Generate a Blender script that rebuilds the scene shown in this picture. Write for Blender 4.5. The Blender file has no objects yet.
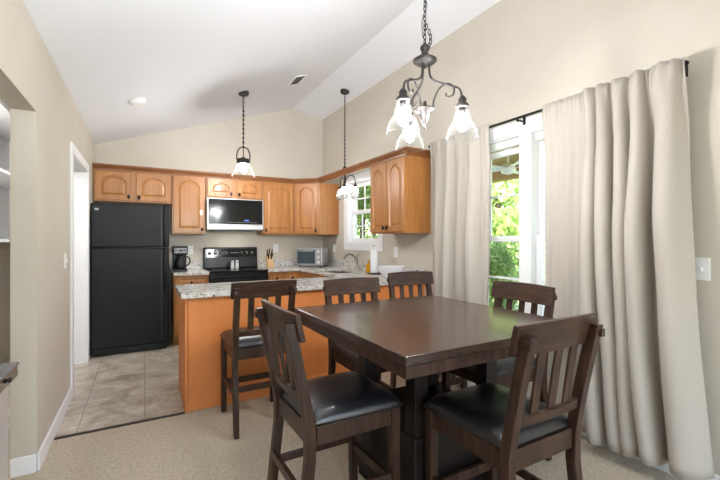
import bpy, bmesh, math, random
from mathutils import Vector, Matrix
PI = math.pi
S = bpy.context.scene
C = S.collection
random.seed(7)

# ---------------------------------------------------------------- camera, world, sun, big lights, exposure
cam_d = bpy.data.cameras.new('camera')
cam_d.sensor_width = 36; cam_d.lens = 19.3; cam_d.clip_start = .02
cam = bpy.data.objects.new('camera', cam_d); C.objects.link(cam)
cam.location = (0, 0, 1.32); cam.rotation_euler = (PI/2, 0, -math.radians(29.3))
S.camera = cam
S.view_settings.view_transform = 'Standard'; S.view_settings.look = 'None'
S.view_settings.gamma = 1; S.view_settings.use_curve_mapping = False
S.view_settings.exposure = 0.43

wld = bpy.data.worlds.new('sky'); S.world = wld; wld.use_nodes = True
wn = wld.node_tree; bg = wn.nodes['Background']
sky = wn.nodes.new('ShaderNodeTexSky'); sky.sky_type = 'NISHITA'; sky.sun_disc = False
sky.sun_elevation = math.radians(50); sky.sun_rotation = math.radians(250)
wn.links.new(sky.outputs[0], bg.inputs[0]); bg.inputs[1].default_value = .9

def light(name, kind, loc, rot, energy, col=(1, 1, 1), **kw):
    d = bpy.data.lights.new(name, kind); d.energy = energy; d.color = col
    for k, v in kw.items(): setattr(d, k, v)
    o = bpy.data.objects.new(name, d); C.objects.link(o); o.location = loc; o.rotation_euler = rot
    return o
light('sun', 'SUN', (-6, 2, 12), (math.radians(20), math.radians(-42), 0), 13, (1, .96, .9), angle=.01)
# added area light at the unseen rear window, fills the room from behind
light('rear_fill', 'AREA', (1.05, -2.56, 1.3), (math.radians(90), 0, 0), 32, (.92, .96, 1), shape='RECTANGLE', size=2.5, size_y=2.0)
# added unseen area light behind the camera, aimed up to brighten ceiling and gable
light('ceiling_fill', 'AREA', (0.0, -1.3, 1.7), (1.9868, 0, -0.1707), 22, (.86, .93, 1), shape='DISK', size=.6, spread=1.152)
# added unseen light under the side room ceiling, brightens shelf and doorway
light('side_room_fill', 'AREA', (-.85, 3.7, 2.47), (0, 0, 0), 22, (1, 1, 1), shape='DISK', size=.5)

# ---------------------------------------------------------------- materials
def lin(c):
    return tuple((x/255/12.92 if x/255 <= .04045 else ((x/255+.055)/1.055)**2.4) for x in c)
def mat(name, col, rough=.5, metal=0, spec=.5, emit=None, es=0, coat=0):
    m = bpy.data.materials.new(name); m.use_nodes = True
    b = m.node_tree.nodes['Principled BSDF']
    b.inputs['Base Color'].default_value = (*lin(col), 1)
    b.inputs['Roughness'].default_value = rough; b.inputs['Metallic'].default_value = metal
    b.inputs['Specular IOR Level'].default_value = spec; b.inputs['Coat Weight'].default_value = coat
    if emit: b.inputs['Emission Color'].default_value = (*lin(emit), 1); b.inputs['Emission Strength'].default_value = es
    return m
def N(m, t): return m.node_tree.nodes.new(t)
def L(m, a, b): m.node_tree.links.new(a, b)
def vary(m, cols, scale=5, stretch=(1, 1, 1), detail=4, rough=.6, kind='noise', bump=0, bscale=None, dist=0, stops=None):
    """mottled / grained base colour from object-space noise"""
    b = m.node_tree.nodes['Principled BSDF']
    tc = N(m, 'ShaderNodeTexCoord'); mp = N(m, 'ShaderNodeMapping'); mp.inputs['Scale'].default_value = stretch
    L(m, tc.outputs['Object'], mp.inputs[0])
    nz = N(m, 'ShaderNodeTexNoise'); nz.inputs['Scale'].default_value = scale; nz.inputs['Detail'].default_value = detail
    nz.inputs['Roughness'].default_value = rough; nz.inputs['Distortion'].default_value = dist
    L(m, mp.outputs[0], nz.inputs['Vector'])
    r = N(m, 'ShaderNodeValToRGB')
    st = stops or [.32 + .36*i/(len(cols)-1) for i in range(len(cols))]
    e = r.color_ramp.elements
    while len(e) < len(cols): e.new(.5)
    for i, c in enumerate(cols): e[i].position = st[i]; e[i].color = (*lin(c), 1)
    L(m, nz.outputs['Fac'], r.inputs[0]); L(m, r.outputs[0], b.inputs['Base Color'])
    if bump:
        bp = N(m, 'ShaderNodeBump'); bp.inputs['Strength'].default_value = bump; bp.inputs['Distance'].default_value = .01
        if bscale:
            n2 = N(m, 'ShaderNodeTexNoise'); n2.inputs['Scale'].default_value = bscale; n2.inputs['Detail'].default_value = 3
            L(m, tc.outputs['Object'], n2.inputs['Vector']); L(m, n2.outputs['Fac'], bp.inputs['Height'])
        else: L(m, nz.outputs['Fac'], bp.inputs['Height'])
        L(m, bp.outputs[0], b.inputs['Normal'])
    return m
M = {}
M['wall'] = vary(mat('wall_paint', (212, 203, 187), .9, spec=.2), [(200, 192, 178), (206, 199, 186)], 1.5)
M['ceiling'] = mat('ceiling_paint', (238, 239, 242), .95, spec=.1)
M['white'] = mat('white_trim_paint', (238, 238, 238), .45)
M['plate'] = mat('white_plastic', (240, 240, 236), .35)
M['oak'] = vary(mat('honey_wood', (190, 124, 70), .38, coat=.25), [(160, 104, 52), (172, 115, 60), (182, 126, 69)], 4, (5, 5, .5), 4)
M['oak_dark'] = vary(mat('honey_wood_moulding', (150, 96, 54), .4, coat=.2), [(122, 74, 40), (142, 90, 50)], 4, (2, 2, 2), 4)
M['oak_panel'] = vary(mat('honey_wood_panel', (200, 118, 62), .5), [(218, 132, 66), (224, 140, 74)], 3, (4, 4, .5), 4)
M['espresso'] = vary(mat('espresso_wood', (66, 48, 38), .4, spec=.35), [(38, 25, 18), (56, 38, 28), (74, 51, 38)], 9, (5, 5, .7), 5)
M['espresso_rail'] = vary(mat('espresso_rail_wood', (66, 48, 38), .4, spec=.35), [(38, 25, 18), (56, 38, 28), (74, 51, 38)], 9, (.7, 5, 5), 5)
M['tabletop'] = vary(mat('espresso_table_top', (70, 48, 40), .25, coat=.1), [(40, 27, 22), (56, 39, 31), (66, 47, 38)], 7, (.8, 7, 3), 5)
M['dark'] = mat('dark_base_wood', (26, 20, 18), .45, spec=.3)
M['leather'] = vary(mat('black_leather', (24, 24, 29), .3, spec=.75), [(20, 20, 25), (29, 29, 35)], 30, bump=.12, bscale=140)
M['black'] = mat('black_appliance', (14, 14, 15), .3, spec=.35)
M['black_tex'] = vary(mat('black_textured_enamel', (22, 22, 24), .34, spec=.28), [(17, 17, 19), (25, 26, 28)], 8, bump=.25, bscale=170)
M['gloss'] = mat('black_glass', (9, 10, 12), .1, spec=.4)
M['oven_glass'] = mat('oven_glass_reflect', (62, 74, 80), .1)  # bluish reflections of the door glass put into the base colour
M['grey'] = mat('mid_grey_plastic', (140, 142, 146), .4)
M['steel'] = mat('brushed_steel', (196, 198, 202), .34, .85)
M['nickel'] = mat('brushed_nickel', (170, 164, 156), .28, 1)
M['bronze'] = vary(mat('dark_bronze', (74, 68, 66), .5, .5), [(40, 36, 35), (66, 61, 58)], 30)
M['knob'] = mat('dark_knob', (34, 28, 25), .35, .6)
M['iron'] = mat('black_iron', (30, 28, 28), .45, .5)
M['dgrey'] = mat('dark_grey_plastic', (60, 62, 66), .4)
M['mark'] = mat('pale_print', (190, 196, 204), .5)
M['display'] = mat('lit_display', (40, 60, 120), .3, emit=(90, 130, 240), es=1.0)
M['paper'] = mat('paper_towel', (238, 238, 240), .9)
M['ceramic'] = mat('white_ceramic', (232, 232, 236), .2)
M['soap'] = mat('amber_soap', (206, 146, 24), .15)
M['beech'] = mat('pale_beech', (206, 172, 122), .5)
M['cloth'] = vary(mat('linen_curtain', (208, 198, 183), .85, spec=.15), [(176, 169, 158), (182, 175, 165)], 220, (1, 1, .4), bump=.02, bscale=600)
M['chrome'] = mat('silver_chrome', (206, 208, 212), .15, 1)
M['greytop'] = mat('grey_glass_top', (120, 120, 124), .16, .3)
M['mirror_body'] = mat('silver_cabinet', (206, 204, 202), .3, .4)
M['bulb'] = mat('lit_bulb', (255, 250, 240), .3, emit=(252, 250, 252), es=385)
M['bulb_pendant'] = mat('lit_pendant_bulb', (255, 250, 240), .3, emit=(253, 250, 250), es=520)
M['bulb_small'] = mat('lit_small_bulb', (255, 250, 240), .3, emit=(253, 250, 250), es=38)
M['grout'] = mat('threshold_strip', (62, 54, 46), .6)
M['gap'] = mat('vent_dark', (92, 92, 94), .8)
M['tan_ceiling'] = mat('porch_ceiling_boards', (190, 160, 110), .7)
M['tan_wood'] = mat('porch_wood', (176, 140, 92), .7)
M['porch'] = mat('porch_concrete', (190, 186, 178), .9)
M['grass'] = vary(mat('lawn', (120, 140, 76), .95), [(90, 112, 52), (150, 158, 98), (196, 190, 150)], .6, detail=6, bump=.4, bscale=30)
M['bark'] = vary(mat('bark', (90, 74, 60), .9), [(70, 58, 46), (110, 94, 78)], 8, (3, 3, .5))
def leafmat(n, a, b, c):
    m = vary(mat(n, b, .5, spec=.3), [a, b, c], 2.2, detail=5)
    bs = m.node_tree.nodes['Principled BSDF']; out = m.node_tree.nodes['Material Output']
    tr = N(m, 'ShaderNodeBsdfTranslucent'); tr.inputs[0].default_value = (*lin(c), 1)
    mx = N(m, 'ShaderNodeMixShader'); mx.inputs[0].default_value = .35
    L(m, bs.outputs[0], mx.inputs[1]); L(m, tr.outputs[0], mx.inputs[2]); L(m, mx.outputs[0], out.inputs[0]); return m
M['leaf_a'] = leafmat('leaf_bright', (112, 138, 62), (160, 182, 98), (206, 216, 150))
M['leaf_b'] = leafmat('leaf_deep', (72, 98, 50), (112, 136, 72), (166, 180, 110))
def glassmat(name, fres=.12, tint=(250, 252, 252), seeds=0, edge=0):
    m = bpy.data.materials.new(name); m.use_nodes = True; nt = m.node_tree; nt.nodes.clear()
    out = N(m, 'ShaderNodeOutputMaterial'); mx = N(m, 'ShaderNodeMixShader'); t = N(m, 'ShaderNodeBsdfTransparent'); g = N(m, 'ShaderNodeBsdfGlossy')
    t.inputs[0].default_value = (*lin(tint), 1); g.inputs['Roughness'].default_value = .04
    lw = N(m, 'ShaderNodeLayerWeight'); lw.inputs[0].default_value = fres
    L(m, lw.outputs['Fresnel'], mx.inputs[0]); L(m, t.outputs[0], mx.inputs[1]); L(m, g.outputs[0], mx.inputs[2])
    last = mx
    if seeds or edge:      # trapped bubbles and the thick rim scatter a little light
        tc = N(m, 'ShaderNodeTexCoord'); v = N(m, 'ShaderNodeTexVoronoi'); v.inputs['Scale'].default_value = 90
        r = N(m, 'ShaderNodeValToRGB'); r.color_ramp.elements[0].position = .12; r.color_ramp.elements[0].color = (1, 1, 1, 1)
        r.color_ramp.elements[1].position = .4; r.color_ramp.elements[1].color = (0, 0, 0, 1)
        L(m, tc.outputs['Object'], v.inputs['Vector']); L(m, v.outputs['Distance'], r.inputs[0])
        pw = N(m, 'ShaderNodeMath'); pw.operation = 'POWER'; pw.inputs[1].default_value = 2.5
        lw2 = N(m, 'ShaderNodeLayerWeight'); lw2.inputs[0].default_value = .5; L(m, lw2.outputs['Facing'], pw.inputs[0])
        base = .0018
        a = N(m, 'ShaderNodeMath'); a.operation = 'MULTIPLY'; a.inputs[1].default_value = edge; L(m, pw.outputs[0], a.inputs[0])
        b = N(m, 'ShaderNodeMath'); b.operation = 'MULTIPLY_ADD'; b.inputs[1].default_value = seeds; L(m, r.outputs[0], b.inputs[0]); c = N(m, 'ShaderNodeMath'); c.operation = 'ADD'; c.inputs[1].default_value = base; L(m, a.outputs[0], c.inputs[0]); L(m, c.outputs[0], b.inputs[2])
        d = N(m, 'ShaderNodeBsdfTranslucent'); d.inputs[0].default_value = (.9, .9, .9, 1)
        m2 = N(m, 'ShaderNodeMixShader'); L(m, b.outputs[0], m2.inputs[0]); L(m, mx.outputs[0], m2.inputs[1]); L(m, d.outputs[0], m2.inputs[2]); last = m2
    L(m, last.outputs[0], out.inputs[0]); return m
M['pane'] = glassmat('window_glass', .05)
M['shade'] = glassmat('seeded_shade_glass', .06, seeds=.006, edge=.05)
M['clear'] = glassmat('clear_shade_glass', .06, seeds=.004, edge=.05)
def frosted():
    m = bpy.data.materials.new('frosted_shade_glass'); m.use_nodes = True; nt = m.node_tree; nt.nodes.clear()
    out = N(m, 'ShaderNodeOutputMaterial'); mx = N(m, 'ShaderNodeMixShader'); t = N(m, 'ShaderNodeBsdfTransparent'); d = N(m, 'ShaderNodeBsdfTranslucent')
    d.inputs[0].default_value = (.95, .95, .93, 1); mx.inputs[0].default_value = .14; t.inputs[0].default_value = (.7, .7, .7, 1)
    L(m, t.outputs[0], mx.inputs[1]); L(m, d.outputs[0], mx.inputs[2]); L(m, mx.outputs[0], out.inputs[0]); return m
M['frost'] = frosted()
def granite():
    m = mat('speckled_granite', (200, 196, 188), .16)
    b = m.node_tree.nodes['Principled BSDF']; tc = N(m, 'ShaderNodeTexCoord')
    n1 = N(m, 'ShaderNodeTexNoise'); n1.inputs['Scale'].default_value = 16; n1.inputs['Detail'].default_value = 8; n1.inputs['Roughness'].default_value = .75
    r1 = N(m, 'ShaderNodeValToRGB'); e = r1.color_ramp.elements
    e[0].position = .34; e[0].color = (*lin((168, 162, 152)), 1); e[1].position = .62; e[1].color = (*lin((228, 227, 222)), 1)
    x = e.new(.5); x.color = (*lin((212, 209, 203)), 1)
    n2 = N(m, 'ShaderNodeTexNoise'); n2.inputs['Scale'].default_value = 42; n2.inputs['Detail'].default_value = 5; n2.inputs['Roughness'].default_value = .7
    r2 = N(m, 'ShaderNodeValToRGB'); r2.color_ramp.elements[0].position = .37; r2.color_ramp.elements[0].color = (1, 1, 1, 1)
    r2.color_ramp.elements[1].position = .46; r2.color_ramp.elements[1].color = (0, 0, 0, 1)
    mx = N(m, 'ShaderNodeMix'); mx.data_type = 'RGBA'; mx.inputs['B'].default_value = (*lin((74, 70, 66)), 1)
    for n in (n1, n2): L(m, tc.outputs['Object'], n.inputs['Vector'])
    L(m, n1.outputs['Fac'], r1.inputs[0]); L(m, n2.outputs['Fac'], r2.inputs[0])
    L(m, r1.outputs[0], mx.inputs['A']); L(m, r2.outputs[0], mx.inputs['Factor']); L(m, mx.outputs['Result'], b.inputs['Base Color']); return m
M['granite'] = granite()
def tile():
    m = mat('stone_floor_tile', (186, 176, 160), .35)
    b = m.node_tree.nodes['Principled BSDF']; tc = N(m, 'ShaderNodeTexCoord')
    mp = N(m, 'ShaderNodeMapping'); mp.inputs['Location'].default_value = (-.01, -.1, 0); L(m, tc.outputs['Object'], mp.inputs[0])
    br = N(m, 'ShaderNodeTexBrick'); br.offset = 0; br.inputs['Scale'].default_value = 1; br.inputs['Brick Width'].default_value = .41; br.inputs['Row Height'].default_value = .41
    br.inputs['Mortar Size'].default_value = .0035; br.inputs['Mortar'].default_value = (*lin((150, 141, 128)), 1)
    L(m, mp.outputs[0], br.inputs['Vector'])
    nz = N(m, 'ShaderNodeTexNoise'); nz.inputs['Scale'].default_value = 4.5; nz.inputs['Detail'].default_value = 7; nz.inputs['Roughness'].default_value = .65; nz.inputs['Distortion'].default_value = .8
    L(m, tc.outputs['Object'], nz.inputs['Vector'])
    r = N(m, 'ShaderNodeValToRGB'); e = r.color_ramp.elements
    e[0].position = .34; e[0].color = (*lin((160, 146, 128)), 1); e[1].position = .64; e[1].color = (*lin((216, 208, 194)), 1)
    L(m, nz.outputs['Fac'], r.inputs[0]); L(m, r.outputs[0], br.inputs['Color1']); L(m, r.outputs[0], br.inputs['Color2'])
    L(m, br.outputs['Color'], b.inputs['Base Color']); return m
M['tile'] = tile()
M['carpet'] = vary(mat('beige_carpet', (186, 168, 142), .98, spec=.05), [(166, 153, 134), (202, 189, 168), (222, 211, 194)], 55, detail=8, rough=.8, bump=.8, bscale=170)

# ---------------------------------------------------------------- mesh helpers
def new(): return bmesh.new()
def obj(name, bm, m, parent=None, smooth=False, bevel=0, seg=2, recalc=True):
    if recalc: bmesh.ops.recalc_face_normals(bm, faces=bm.faces)
    me = bpy.data.meshes.new(name); bm.to_mesh(me); bm.free()
    me.materials.append(m if not isinstance(m, str) else M[m])
    if smooth:
        for p in me.polygons: p.use_smooth = True
    o = bpy.data.objects.new(name, me); C.objects.link(o)
    if parent: o.parent = parent
    if bevel:
        b = o.modifiers.new('bevel', 'BEVEL'); b.width = bevel; b.segments = seg; b.limit_method = 'ANGLE'; b.angle_limit = math.radians(40)
    return o
def tag(o, label, cat, group=None):
    o['label'] = label; o['category'] = cat
    if group: o['group'] = group
    return o
def thing(name, label, cat, loc=(0, 0, 0), rz=0, group=None):
    o = bpy.data.objects.new(name, None); o.empty_display_size = .1; C.objects.link(o)
    o.location = loc; o.rotation_euler = (0, 0, rz); return tag(o, label, cat, group)
def struct(o): o['kind'] = 'structure'; return o
def copy_tree(o, parent=None):
    c = o.copy(); C.objects.link(c)
    if parent: c.parent = parent; c.matrix_parent_inverse = o.matrix_parent_inverse.copy()
    for ch in list(o.children): copy_tree(ch, c)
    return c
def box(bm, x0, x1, y0, y1, z0, z1):
    v = [bm.verts.new(p) for p in ((x0, y0, z0), (x1, y0, z0), (x1, y1, z0), (x0, y1, z0), (x0, y0, z1), (x1, y0, z1), (x1, y1, z1), (x0, y1, z1))]
    for f in ((3, 2, 1, 0), (4, 5, 6, 7), (0, 1, 5, 4), (1, 2, 6, 5), (2, 3, 7, 6), (3, 0, 4, 7)): bm.faces.new([v[i] for i in f])
def bx(*a):
    bm = new(); box(bm, *a); return bm
def hexa(bm, bot, top):
    """bot/top: 4 points each, ccw"""
    a = [bm.verts.new(p) for p in bot]; b = [bm.verts.new(p) for p in top]
    bm.faces.new(a[::-1]); bm.faces.new(b)
    for i in range(4): bm.faces.new((a[i], a[(i+1) % 4], b[(i+1) % 4], b[i]))
def loft(bm, loops, cap0=True, cap1=True, closed=False):
    vs = [[bm.verts.new(p) for p in l] for l in loops]; n = len(vs[0])
    rng = range(len(vs) if closed else len(vs)-1)
    for k in rng:
        a, b = vs[k], vs[(k+1) % len(vs)]
        for i in range(n): bm.faces.new((a[i], a[(i+1) % n], b[(i+1) % n], b[i]))
    if not closed:
        if cap0: bm.faces.new(vs[0][::-1])
        if cap1: bm.faces.new(vs[-1])
def lathe(bm, prof, o=(0, 0, 0), seg=24, cap=True, ax=None):
    R = Matrix.Identity(3) if ax is None else Vector((0, 0, 1)).rotation_difference(Vector(ax)).to_matrix()
    loops = [[Vector(o) + R @ Vector((r*math.cos(2*PI*i/seg), r*math.sin(2*PI*i/seg), z)) for i in range(seg)] for r, z in prof]
    loft(bm, loops, cap, cap)
def cyl(bm, p, q, r, r2=None, seg=16):
    p = Vector(p); q = Vector(q); lathe(bm, [(r, 0), (r if r2 is None else r2, (q-p).length)], p, seg, ax=(q-p).normalized())
def tube(bm, pts, r, seg=8, closed=False, r1=None):
    pts = [Vector(p) for p in pts]; n = len(pts); loops = []; up = None
    for i, p in enumerate(pts):
        a = pts[(i-1) % n] if closed or i > 0 else p; b = pts[(i+1) % n] if closed or i < n-1 else p
        t = (b-a).normalized()
        if up is None: up = t.orthogonal().normalized()
        up = (up - t*up.dot(t)).normalized(); s = t.cross(up)
        rr = r if r1 is None else r + (r1-r)*i/(n-1)
        loops.append([p + rr*(up*math.cos(2*PI*k/seg) + s*math.sin(2*PI*k/seg)) for k in range(seg)])
    loft(bm, loops, closed=closed)
def spline(ctrl, n=8):
    P = [Vector(c) for c in ctrl]; P = [2*P[0]-P[1]] + P + [2*P[-1]-P[-2]]; out = []
    for i in range(1, len(P)-2):
        for k in range(n):
            t = k/n; a, b, c, d = P[i-1:i+3]
            out.append(.5*((2*b) + (c-a)*t + (2*a-5*b+4*c-d)*t*t + (3*b-a-3*c+d)*t**3))
    return out + [P[-2]]
def cells(us, vs, holes, w0, w1, f):
    """slab of grid cells with the cells in holes left out; f maps (u,v,w) to a point"""
    bm = new(); V = {}
    def vert(i, j, k):
        if (i, j, k) not in V: V[i, j, k] = bm.verts.new(f(us[i], vs[j], (w0, w1)[k]))
        return V[i, j, k]
    nu, nv = len(us)-1, len(vs)-1
    def solid(i, j):
        if not (0 <= i < nu and 0 <= j < nv): return False
        u, v = (us[i]+us[i+1])/2, (vs[j]+vs[j+1])/2
        return not any(h[0] < u < h[1] and h[2] < v < h[3] for h in holes)
    for i in range(nu):
        for j in range(nv):
            if not solid(i, j): continue
            q = [(i, j), (i+1, j), (i+1, j+1), (i, j+1)]
            for k in (0, 1): bm.faces.new([vert(*p, k) for p in q])
            for (di, dj), (a, b) in (((0, -1), (q[0], q[1])), ((1, 0), (q[1], q[2])), ((0, 1), (q[2], q[3])), ((-1, 0), (q[3], q[0]))):
                if not solid(i+di, j+dj): bm.faces.new((vert(*a, 0), vert(*b, 0), vert(*b, 1), vert(*a, 1)))
    return bm

# ---------------------------------------------------------------- room
XL, XR, YB, YR = -.53, 2.6, 5.9, -2.6        # left, right, back, rear faces
XP, ZL, ZP, ZR = 2.08, 2.53, 3.42, 3.32      # ridge position, heights of the ceiling at left, ridge, right
SL = (ZP-ZL)/(XP-XL)
def zc(x): return ZL + SL*(x-XL) if x < XP else ZP + (ZR-ZP)*(x-XP)/(XR-XP)
struct(obj('floor_carpet', bx(XL-.8, XR+.12, YR-.12, 3.22, -.1, 0), 'carpet')).name = 'floor'
struct(obj('floor', bx(XL-.8, XR+.12, 3.22, YB+.12, -.1, .002), 'tile'))
struct(obj('trim_1', bx(XL, .277, 3.205, 3.235, .0, .008), 'grout', bevel=.003))
bm = new()
pr = [(XL-.12, zc(XL-.12)), (XP, ZP), (XR+.12, zc(XR+.12)), (XR+.12, zc(XR+.12)+.12), (XP, ZP+.12), (XL-.12, zc(XL-.12)+.12)]
loft(bm, [[(x, YR-.12, z) for x, z in pr], [(x, YB+.12, z) for x, z in pr]])
struct(obj('ceiling', bm, 'ceiling'))
bm = new()
pr = [(XL-.12, -.1), (XR+.12, -.1), (XR+.12, zc(XR+.12)+.05), (XP, ZP+.05), (XL-.12, zc(XL-.12)+.05)]
loft(bm, [[(x, YB, z) for x, z in pr], [(x, YB+.12, z) for x, z in pr]])
struct(obj('wall_back', bm, 'wall'))
WX = (1.10, 2.86); WZ = (.62, 2.17)          # dining window opening
KX = (4.14, 5.0); KZ = (1.27, 2.15)           # kitchen window opening
struct(obj('wall_right', cells([YR, WX[0], WX[1], KX[0], KX[1], YB], [-.1, WZ[0], KZ[0], KZ[1], WZ[1], ZR+.03],
       [(*WX, *WZ), (*KX, *KZ)], XR, XR+.14, lambda u, v, w: (w, u, v)), 'wall'))
OP = (1.0, 2.82, 2.05); DO = (4.03, 5.06, 2.06)
struct(obj('wall_left', cells([YR, OP[0], OP[1], DO[0], DO[1], YB], [-.1, OP[2], DO[2], ZL+.03],
       [(OP[0], OP[1], -.1, OP[2]), (DO[0], DO[1], -.1, DO[2])], XL-.115, XL, lambda u, v, w: (w, u, v)), 'wall'))
RW = (-.2, 2.3, .35, 2.3)
bm = cells([XL-.12, RW[0], RW[1], XR+.12], [-.1, RW[2], RW[3], 2.5], [RW], YR-.12, YR, lambda u, v, w: (u, w, v))
pr = [(XL-.12, 2.5), (XR+.12, 2.5), (XR+.12, zc(XR+.12)+.05), (XP, ZP+.05), (XL-.12, zc(XL-.12)+.05)]
loft(bm, [[(x, YR-.12, z) for x, z in pr], [(x, YR, z) for x, z in pr]])
struct(obj('wall_rear', bm, 'wall', recalc=True))
# side room beyond the left wall
struct(obj('wall_side_room', bx(XL-.9, XL-.8, YR-.12, YB+.12, -.1, 2.52), 'wall'))
struct(obj('wall_side_room_end', bx(XL-.8, XL-.115, YB, YB+.12, -.1, 2.52), 'wall'))
struct(obj('wall_side_room_near', bx(XL-.8, XL-.115, .2, .3, -.1, 2.52), 'wall'))
struct(obj('ceiling_side_room', bx(XL-.9, XL-.118, YR-.12, YB+.12, 2.5, 2.56), 'ceiling'))

# door casing on the left wall
d = struct(bpy.data.objects.new('door_1', None)); C.objects.link(d)
bm = new(); box(bm, XL-.117, XL+.002, DO[0], DO[0]+.018, 0, DO[2]); box(bm, XL-.117, XL+.002, DO[1]-.018, DO[1], 0, DO[2]); box(bm, XL-.117, XL+.002, DO[0], DO[1], DO[2]-.018, DO[2])
obj('door_jamb', bm, 'white', d)
bm = new()
for x0, x1 in ((XL, XL+.016), (XL-.131, XL-.115)):
    box(bm, x0, x1, DO[0]-.075, DO[0]+.012, 0, DO[2]+.075); box(bm, x0, x1, DO[1]-.012, DO[1]+.075, 0, DO[2]+.075); box(bm, x0, x1, DO[0]+.012, DO[1]-.012, DO[2]-.012, DO[2]+.075)
obj('door_casing', bm, 'white', d, bevel=.005)

def baseboard(name, pts):
    bm = new()
    for x0, x1, y0, y1 in pts: box(bm, x0, x1, y0, y1, 0, .105)
    return struct(obj(name, bm, 'white', bevel=.006))
baseboard('baseboard_left', [(XL, XL+.015, OP[1], DO[0]-.076), (XL-.115, XL, OP[1]-.015, OP[1]), (XL, XL+.015, YR, OP[0])])
baseboard('baseboard_right', [(XR-.015, XR, YR, 3.2)])

# windows on the right wall
def sash(parent, y0, y1, z0, z1, x, cols, rows, st=.05):
    bm = new(); t = .035
    box(bm, x, x+t, y0, y0+st, z0, z1); box(bm, x, x+t, y1-st, y1, z0, z1)
    box(bm, x, x+t, y0+st, y1-st, z0, z0+st); box(bm, x, x+t, y0+st, y1-st, z1-st, z1)
    s = obj('sash', bm, 'white', parent, bevel=.004)
    bm = new(); gx = x+t/2
    for i in range(1, cols):
        yy = y0+st+(y1-y0-2*st)*i/cols; box(bm, gx-.008, gx+.008, yy-.009, yy+.009, z0+st, z1-st)
    for i in range(1, rows):
        zz = z0+st+(z1-z0-2*st)*i/rows; box(bm, gx-.0075, gx+.0075, y0+st, y1-st, zz-.009, zz+.009)
    obj('muntin_grid', bm, 'white', s)
    obj('glass_pane', bx(gx-.002, gx+.002, y0+st-.005, y1-st+.005, z0+st-.005, z1-st+.005), 'pane', s)
def window(name, Y, Z, mull, cols, rows, stool):
    w = struct(bpy.data.objects.new(name, None)); C.objects.link(w)
    bm = new(); cw = .095
    box(bm, XR-.018, XR, Y[0]-cw, Y[0]+.01, Z[0]-cw*(0 if stool else 1), Z[1]+cw); box(bm, XR-.018, XR, Y[1]-.01, Y[1]+cw, Z[0]-cw*(0 if stool else 1), Z[1]+cw)
    box(bm, XR-.018, XR, Y[0]+.01, Y[1]-.01, Z[1]-.01, Z[1]+cw)
    if not stool: box(bm, XR-.018, XR, Y[0]+.01, Y[1]-.01, Z[0]-cw, Z[0]+.01)
    obj('window_casing', bm, 'white', w, bevel=.004)
    bm = new(); t = .022
    box(bm, XR-.002, XR+.142, Y[0], Y[0]+t, Z[0], Z[1]); box(bm, XR-.002, XR+.142, Y[1]-t, Y[1], Z[0], Z[1])
    box(bm, XR-.002, XR+.142, Y[0]+t, Y[1]-t, Z[1]-t, Z[1]); box(bm, XR-.002, XR+.142, Y[0]+t, Y[1]-t, Z[0], Z[0]+t)
    if mull: box(bm, XR-.01, XR+.142, mull[0], mull[1], Z[0]+t, Z[1]-t)
    obj('window_jamb', bm, 'white', w)
    if stool: obj('window_sill', bx(XR-.05, XR+.02, Y[0]-cw-.03, Y[1]+cw+.03, Z[0]-.03, Z[0]), 'white', w, bevel=.005); obj('sill_apron', bx(XR-.014, XR, Y[0]-cw, Y[1]+cw, Z[0]-.09, Z[0]-.03), 'white', w, bevel=.004)
    zm = (Z[0]+Z[1])/2 - (.07 if mull else 0)
    for a, b in ([(Y[0]+t, mull[0]), (mull[1], Y[1]-t)] if mull else [(Y[0]+t, Y[1]-t)]):
        top = Z[1]-t-(.06 if mull else 0)
        if mull: obj('raised_blind', bx(XR+.03, XR+.075, a+.004, b-.004, top, Z[1]-t), 'plate', w, bevel=.004)
        sash(w, a, b, Z[0]+t, zm+.03, XR+.055, cols, rows); sash(w, a, b, zm-.02, top, XR+.094, cols, rows)
    return w
window('window_1', KX, KZ, None, 3, 2, False)
window('window_2', WX, WZ, (1.94, 2.045), 2, 2, False)
# rear window frame
w = struct(bpy.data.objects.new('window_3', None)); C.objects.link(w)
bm = new()
for a in ((RW[0], RW[0]+.06, RW[2], RW[3]), (RW[1]-.06, RW[1], RW[2], RW[3]), (RW[0]+.06, RW[1]-.06, RW[3]-.06, RW[3]), (RW[0]+.06, RW[1]-.06, RW[2], RW[2]+.06), (1.02, 1.08, RW[2]+.06, RW[3]-.06)):
    box(bm, a[0], a[1], YR-.12, YR-.06, a[2], a[3])
obj('window_frame', bm, 'white', w, bevel=.004)
obj('glass_pane', bx(RW[0]+.05, RW[1]-.05, YR-.095, YR-.09, RW[2]+.05, RW[3]-.05), 'pane', w)

# ---------------------------------------------------------------- outside
struct(obj('ground_lawn', bx(XR+.3, 40, -20, 40, -.5, -.3), 'grass')).name = 'ground'
struct(obj('porch_floor', bx(XR+.15, 5.6, -2.5, 5.4, -.3, -.12), 'porch'))
struct(obj('porch_ceiling', bx(XR+.15, 5.7, -2.5, 5.5, 2.62, 2.72), 'tan_ceiling'))
struct(obj('porch_beam', bx(5.4, 5.55, -2.5, 5.5, 2.36, 2.62), 'tan_wood'))
struct(obj('porch_post', bx(5.41, 5.54, 5.3, 5.43, -.12, 2.36), 'tan_wood'))
fan = thing('ceiling_fan', 'pale ceiling fan under the porch roof outside the window', 'fan', (4.55, 3.78, 2.62))
bm = new(); lathe(bm, [(.05, -.04), (.06, 0)]); cyl(bm, (0, 0, -.22), (0, 0, -.03), .014); obj('downrod', bm, 'white', fan)
bm = new(); lathe(bm, [(.03, -.36), (.09, -.34), (.11, -.28), (.08, -.22), (.02, -.2)]); obj('motor', bm, 'white', fan, smooth=True)
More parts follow.
